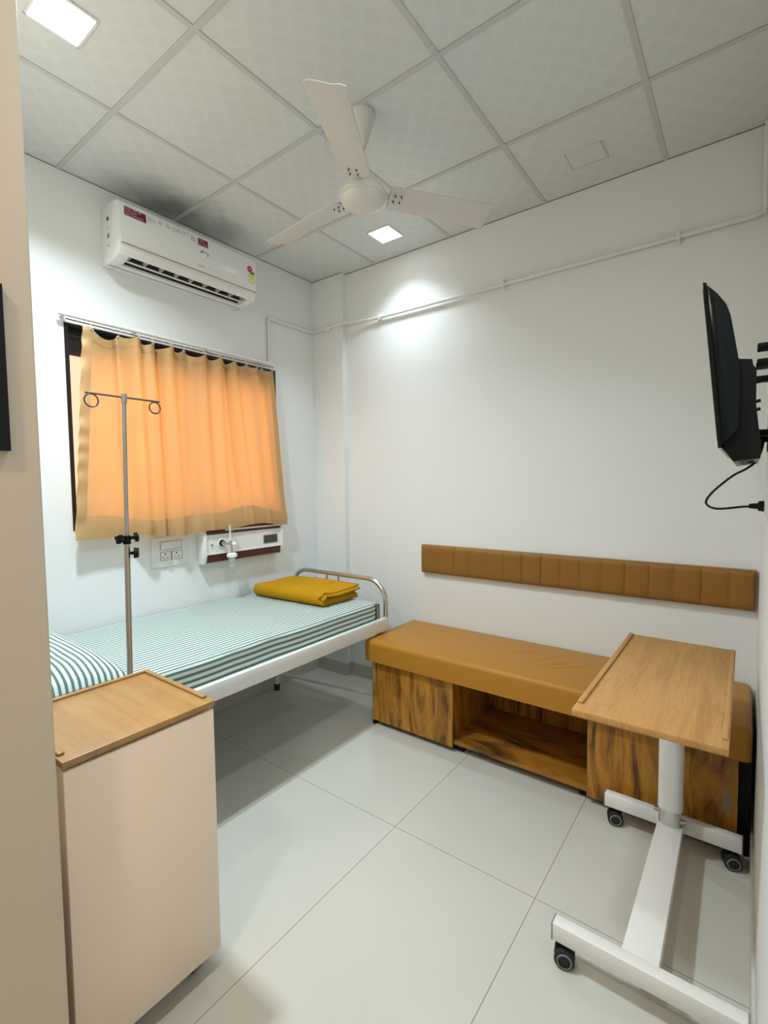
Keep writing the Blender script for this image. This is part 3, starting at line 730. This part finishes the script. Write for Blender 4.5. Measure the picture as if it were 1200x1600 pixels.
bo = bl.build('folded_blanket', m_blanket, ang=60, thick=.013)
tag(bo, 'folded mustard yellow blanket resting at the foot of the bed', 'blanket')

# ================================================================== BEDSIDE LOCKER
lk = thing('bedside_locker', 'white bedside locker with a wooden top standing beside the bed', 'locker', (1.31, -2.19, 0))
LX0, LX1, LY0, LY1, LT = 1.112, 1.507, -2.390, -1.990, .852
MB().box(LX0+.010, LX1-.024, LY0+.008, LY1-.008, .078, LT-.030, bev=.002).build('body', m_lam, lk)
MB().box(LX1-.023, LX1-.004, LY0+.003, LY1-.003, .076, LT-.032, bev=.003).build('door', m_lam, lk)
MB().box(LX1-.0235, LX1-.0225, LY0+.006, LY1-.006, .08, LT-.034).build('door_gap', m_grey, lk, smooth=False)
tp = MB().box(LX0, LX1, LY0, LY1, LT-.024, LT-.006, bev=.003).build('top', m_beech, lk)
for x0, x1, y0, y1 in ((LX0+.004, LX0+.020, LY0+.02, LY1-.02), (LX0+.004, LX1-.035, LY1-.020, LY1-.004), (LX0+.004, LX1-.035, LY0+.004, LY0+.020)):
    MB().box(x0, x1, y0, y1, LT-.007, LT+.002, bev=.004).build('raised_lip', m_beech, tp)
def caster(x, y, r, parent, rot=0, ztop=None):
    """twin wheel caster, wheel centre at height r"""
    M_ = Matrix.Translation((x, y, 0))@Matrix.Rotation(rot, 4, 'Z')
    b = MB()
    zt_ = ztop if ztop else 2*r+.012
    b.lathe([(.0, .003), (r*.98, .003), (r*1.02, 0), (r*1.02, -.003), (0, -.003)], (0, 0, r), 'Y', 28)
    b.box(-r*.9, r*.75, -.009, .009, r*.9, r*1.95, bev=.006)
    b.cyl((0, 0, r), (0, 0, zt_), .010)
    b.bm.transform(M_); h = b.build('caster', m_black, parent)
    for s in (-1, 1):
        b = MB(); y0 = s*.016
        b.lathe([(0, -.009), (r*.80, -.009), (r, -.006), (r, .006), (r*.80, .009), (0, .009)], (0, y0, r), 'Y', 28)
        b.bm.transform(M_); wh = b.build('wheel', m_rub, h)
        b = MB(); b.lathe([(r*.62, 0), (r*.74, 0), (r*.74, s*.0025), (r*.62, s*.0025)], (0, y0+s*.009, r), 'Y', 28)
        b.bm.transform(M_); b.build('hub_ring', m_grey, wh)
    return h
for x in (LX0+.06, LX1-.085):
    for y in (LY0+.06, LY1-.05): caster(x, y, .026, lk, .3, .08)

# ================================================================== BACKREST ON THE WALL
br = tag(None, '', '') if False else None
edges = [.98, 1.115, 1.232, 1.345, 1.461, 1.577, 1.689, 1.802, 1.912, 2.022, 2.132, 2.243, 2.356, 2.467, 2.579, 2.691, 2.790]
ZB0, ZB1 = .874, 1.062
bb = MB()
def back_pt(u, v):
    x = edges[0]+(edges[-1]-edges[0])*u
    for a, b_ in zip(edges, edges[1:]):
        if a <= x <= b_+1e-6: t = (x-a)/(b_-a); break
    puff = (4*t*(1-t))**.35
    vv = v*2-1; pe = (1-abs(vv)**8)**.5
    end = min(1, (x-edges[0])/.012)**.5 if x < edges[0]+.012 else (min(1, (edges[-1]-x)/.012)**.5 if x > edges[-1]-.012 else 1)
    d = .030+(.012*puff+.010)*pe*end
    return Vector((x, -d, ZB0+(ZB1-ZB0)*v))
bb.grid(back_pt, 480, 24)
bb.box(edges[0], edges[-1], -.0305, -.0005, ZB0, ZB1)
tag(bb.build('wall_backrest', m_leather2, ang=50), 'long brown channelled leatherette backrest mounted on the wall above the bench', 'backrest')

# ================================================================== BENCH
bn = thing('storage_bench', 'tan cushioned bench with rustic wooden storage base against the far wall', 'bench', (1.85, -.28, 0))
CX0, CX1, CZ0, CZ1, CYF = .892, 2.787, .405, .532, -.560
cu = MB()
def cush(u, v):
    # top surface with softly rounded sides built as a profile across y, lofted along x
    pass
b = bmesh.new(); bmesh.ops.create_cube(b, size=1)
for v in b.verts: v.co = Vector(((CX0+CX1)/2+v.co.x*(CX1-CX0), (CYF-.012)/2+v.co.y*(-.012-CYF), (CZ0+CZ1)/2+v.co.z*(CZ1-CZ0)))
bmesh.ops.bevel(b, geom=[e for e in b.edges if max(v.co.z for v in e.verts) > CZ1-.001 or abs(e.verts[0].co.z-e.verts[1].co.z) > .01], offset=.028, segments=6, affect='EDGES', profile=.5)
cu.merge(b)
cu.build('cushion', m_leather, bn)
# creases in the leatherette
cr = MB()
def crease(pts, h):
    n_ = len(pts)
    for i, (p, q) in enumerate(zip(pts, pts[1:])): pass
    P = []
    for i in range(25):
        t = i/24*(n_-1); j = min(int(t), n_-2); f = t-j; P.append((pts[j][0]*(1-f)+pts[j+1][0]*f, pts[j][1]*(1-f)+pts[j+1][1]*f))
    def g(u, v):
        i = u*24; j = min(int(i), 23); f = i-j; x = P[j][0]*(1-f)+P[j+1][0]*f; y = P[j][1]*(1-f)+P[j+1][1]*f
        dx, dy = P[j+1][0]-P[j][0], P[j+1][1]-P[j][1]; L = math.hypot(dx, dy) or 1
        w_ = .016*math.sin(PI*u)+.001; k = v*2-1
        return Vector((x-dy/L*w_*k, y+dx/L*w_*k, CZ1-.0004+h*math.sin(PI*u)**.7*math.cos(k*PI/2)**2))
    cr.grid(g, 24, 8)
crease([(1.84, -.36), (1.88, -.29), (1.90, -.24), (1.95, -.20)], .0045)
crease([(1.90, -.38), (1.94, -.32), (2.00, -.27), (2.06, -.21)], .0050)
crease([(1.97, -.39), (2.00, -.34), (2.08, -.29)], .0045)
crease([(2.00, -.33), (2.08, -.27), (2.13, -.20)], .0040)
crease([(1.70, -.27), (1.78, -.22), (1.84, -.14)], .0035)
cr.build('crease', m_leather, bn, ang=180)
KF = -.530; KX0, KX1 = .938, 2.748
c1, c2 = 1.491, 2.190
b = MB()
b.box(KX0+.002, KX0+.020, KF+.020, -.014, .045, .404); b.box(c1-.030, c1-.012, KF+.020, -.014, .045, .404); b.box(c2+.012, c2+.030, KF+.020, -.014, .045, .404)
b.box(KX1-.020, KX1-.002, KF+.020, -.014, .045, .404); b.box(KX0+.020, KX1-.020, -.032, -.014, .045, .404)
b.build('carcass', m_walnut, bn, smooth=False)
b = MB(); b.box(c1-.012, c2+.012, KF+.012, -.032, .045, .066); b.box(KX0+.02, c1-.03, KF+.03, -.032, .045, .063); b.box(c2+.03, KX1-.02, KF+.03, -.032, .045, .063)
b.build('shelf_floor', m_walnut2, bn, smooth=False)
MB().box(KX0, KX1, KF+.03, -.02, .394, .4045).build('top_board', m_walnut2, bn, smooth=False)
MB().box(KX0, c1, KF, KF+.018, .030, .403, bev=.001).build('door', m_walnut, bn, smooth=False)
MB().box(c2, KX1, KF, KF+.018, .030, .403, bev=.001).build('door', m_walnut, bn, smooth=False)
m_tape = mat('brown tape', (.30, .21, .13), .4)
MB().box(KX0+.008, KX0+.026, KF-.0008, KF, .265, .330).build('tape_piece', m_tape, bn, smooth=False)
MB().box(KX1-.050, KX1-.020, KF-.0008, KF, .18, .255).build('tape_piece', m_tape, bn, smooth=False)
MB().box(2.44, 2.50, KF-.0008, KF, .383, .395).build('tape_piece', m_tape, bn, smooth=False)
MB().box(2.752, 2.786, -.50, -.02, 0, .404).build('end_board', m_black, bn, smooth=False)
MB().box(KX0-.004, KX0+.002, KF+.002, -.02, .03, .404).build('end_board', m_grey, bn, smooth=False)
for x in (KX0+.05, 1.50, 2.18, KX1-.06):
    for y in (-.45, -.08): MB().box(x-.035, x+.035, y-.035, y+.035, 0, .045).build('foot', m_black, bn, smooth=False)
MB().box(KX0-.004, KX0+.012, KF+.003, KF+.05, 0, .045).build('foot', m_black, bn, smooth=False)

# ================================================================== OVERBED TABLE
ot = thing('overbed_table', 'wheeled overbed table with wooden top on a white H shaped base', 'overbed table', (2.54, -.9, 0))
TX0, TX1, TY0, TY1, TZ = 2.342, 2.726, -1.340, -.450, .800
tt = MB().box(TX0, TX1, TY0, TY1, TZ-.020, TZ, bev=.003).build('table_top', m_beech2, ot)
MB().box(TX0+.003, TX0+.020, TY0+.05, TY1-.012, TZ-.001, TZ+.008, bev=.004).build('raised_lip', m_beech2, tt)
MB().box(TX1-.016, TX1-.003, TY0+.05, TY1-.012, TZ-.001, TZ+.006, bev=.003).build('raised_lip', m_beech2, tt)
KX, KY = 2.535, -.655
def oval(rx, ry, n=32): return [(KX+rx*math.copysign(abs(math.cos(2*PI*k/n))**.75, math.cos(2*PI*k/n)), KY+ry*math.copysign(abs(math.sin(2*PI*k/n))**.75, math.sin(2*PI*k/n))) for k in range(n)]
MB().prism(oval(.043, .036), .190, TZ-.0215, 'Z').build('column', m_white, ot, ang=40)
MB().prism(oval(.040, .033), .128, .192, 'Z').build('collar', m_chrome, ot, ang=40)
b = MB(); b.cyl((KX-.055, KY-.01, .170), (KX-.035, KY-.01, .170), .009); b.cyl((KX+.035, KY-.01, .150), (KX+.056, KY-.01, .150), .009); b.build('bolt', m_steel, ot)
bmx = MB(); bmx.prism([(2.489, -1.345), (2.585, -1.345), (2.580, -.62), (2.494, -.62)], .082, .1275, 'Z', bev=.003); bmx.build('center_beam', m_white, ot)
for (x0, x1, y0, y1) in ((2.302, 2.785, -1.375, -1.335), (2.285, 2.766, -.620, -.580)):
    f = MB().box(x0, x1, y0, y1, .076, .129, bev=.002).build('base_bar', m_white, ot)
    for xe in (x0-.002, x1-.002): MB().box(xe, xe+.004, y0-.001, y1+.001, .075, .130, bev=.001).build('end_plug', m_grey, f)
for x, y, rr in ((2.335, -1.355, .25), (2.745, -1.352, .25), (2.325, -.600, .3), (2.735, -.600, .3)): caster(x, y, .030, ot, rr-PI/2*0, .076)
MB().box(2.44, 2.63, -.95, -.50, TZ-.034, TZ-.0205, bev=.002).build('support_plate', m_white, ot)

# ================================================================== TELEVISION
TVY = -1.36
tv = thing('television', 'black flat television tilted forward on the right wall', 'television', (X1, TVY+.36, 1.55))
TL = .735
side = [(2.648, 1.960), (2.654, 1.956), (2.6565, 1.93), (2.669, 1.80), (2.688, 1.595), (2.688, 1.560), (2.682, 1.560)]
MB().prism([(2.6450, 1.960), (2.6530, 1.958), (2.6560, 1.930), (2.6860, 1.640), (2.6935, 1.556), (2.6855, 1.556)], TVY, TVY+TL, 'Y', bev=.001).build('front_bezel', m_gloss, tv, ang=20)
MB().prism([(2.6440, 1.950), (2.6450, 1.950), (2.6835, 1.575), (2.6825, 1.575)], TVY+.015, TVY+TL-.015, 'Y').build('screen', mat('tv screen', (.01, .01, .012), .08), tv, smooth=False)
MB().prism([(2.6530, 1.955), (2.675, 1.930), (2.694, 1.900), (2.7030, 1.872), (2.7120, 1.820), (2.720, 1.772), (2.725, 1.74), (2.725, 1.60), (2.690, 1.560), (2.6855, 1.640)], TVY+.006, TVY+TL-.006, 'Y', bev=.002).build('back_cover', m_gloss, tv, ang=25)
MB().prism([(2.7140, 1.772), (2.7470, 1.766), (2.7490, 1.752), (2.7560, 1.742), (2.7570, 1.660), (2.7640, 1.600), (2.7690, 1.570), (2.7690, 1.5300), (2.7165, 1.5240), (2.6940, 1.556), (2.6950, 1.60)], TVY+.03, TVY+.56, 'Y', bev=.001).build('electronics_box', m_black, tv, ang=25)
m_port = mat('port panel', (.22, .22, .19), .5, var=.5, vscale=60)
pp = MB().prism([(2.6975, 1.5510), (2.7165, 1.5235), (2.7680, 1.5292), (2.7680, 1.5280), (2.7165, 1.5218), (2.6965, 1.5500)], TVY+.035, TVY+.50, 'Y').build('port_panel', m_port, tv, smooth=False)
b = MB()
for k, (x, y) in enumerate(((2.735, .06), (2.750, .10), (2.730, .16), (2.748, .22), (2.735, .30))): b.box(x-.007, x+.007, TVY+y-.014, TVY+y+.014, 1.5225, 1.5265)
b.build('port', m_black, pp, smooth=False)
b = MB(); b.box(2.789, X1-.0005, TVY+.20, TVY+.42, 1.56, 1.80, bev=.002)
for z in (1.822, 1.782, 1.60):
    b.box(2.757, X1-.002, TVY+.16, TVY+.20, z-.008, z+.008, bev=.002); b.box(2.757, X1-.002, TVY+.42, TVY+.46, z-.008, z+.008, bev=.002)
b.build('wall_bracket', m_black, tv)
b = MB()
for z in (1.712, 1.665, 1.645): b.cyl((2.752, TVY+.05, z), (2.766, TVY+.05, z+.004), .004, seg=10)
b.build('bolt', m_black, tv)
# socket and power cord
so = thing('power_socket', 'white wall socket low behind the television on the right wall', 'socket', (X1, -1.0, 1.4))
MB().box(X1-.010, X1-.0005, -1.075, -.925, 1.362, 1.455, bev=.002).build('plate', m_plastic, so)
MB().box(X1-.0135, X1-.0095, -1.065, -.985, 1.375, 1.445, bev=.001).build('socket', m_plastic, so)
MB().box(X1-.015, X1-.0095, -.975, -.945, 1.385, 1.435, bev=.001).build('switch', m_plastic, so)
cordp = [Vector(p) for p in ((2.758, -1.12, 1.545), (2.776, -1.1, 1.583), (2.773, -1.093, 1.557), (2.761, -1.085, 1.527), (2.74, -1.078, 1.508), (2.715, -1.071, 1.493),
    (2.688, -1.064, 1.469), (2.661, -1.056, 1.44), (2.647, -1.049, 1.415), (2.653, -1.042, 1.4), (2.674, -1.035, 1.392), (2.705, -1.027, 1.394), (2.732, -1.02, 1.398), (2.756, -1.02, 1.400))]
sm = []
for i in range(len(cordp)-1):
    p0, p1, p2, p3 = cordp[max(i-1, 0)], cordp[i], cordp[i+1], cordp[min(i+2, len(cordp)-1)]
    for j in range(5):
        t = j/5; sm.append(.5*((2*p1)+(p2-p0)*t+(2*p0-5*p1+4*p2-p3)*t*t+(3*p1-p0-3*p2+p3)*t**3))
sm.append(cordp[-1])
cb = MB().tube(sm, .0032, 8).build('power_cord', m_black, tv, ang=180)
b = MB(); b.cyl((2.750, -1.02, 1.401), (2.772, -1.02, 1.401), .0065, .009); b.cyl((2.772, -1.02, 1.401), (2.7855, -1.02, 1.401), .014, .016); b.build('plug', m_black, cb)

# ================================================================== PASSAGE: black framed board on the partition
fr = thing('framed_board', 'black framed board hanging on the beige partition at the left edge', 'framed board', (PX, -2.75, 1.5))
b = MB(); y1, y0, z0, z1 = -2.483, -3.05, 1.548, 1.86
b.box(PX+.0005, PX+.016, y1-.022, y1, z0, z1); b.box(PX+.0005, PX+.016, y0, y0+.022, z0, z1)
b.box(PX+.0005, PX+.016, y0+.022, y1-.022, z0, z0+.022); b.box(PX+.0005, PX+.016, y0+.022, y1-.022, z1-.022, z1)
b.build('frame', m_black, fr, smooth=False)
MB().box(PX+.0005, PX+.008, y0+.022, y1-.022, z0+.022, z1-.022).build('panel', m_gloss, fr, smooth=False)
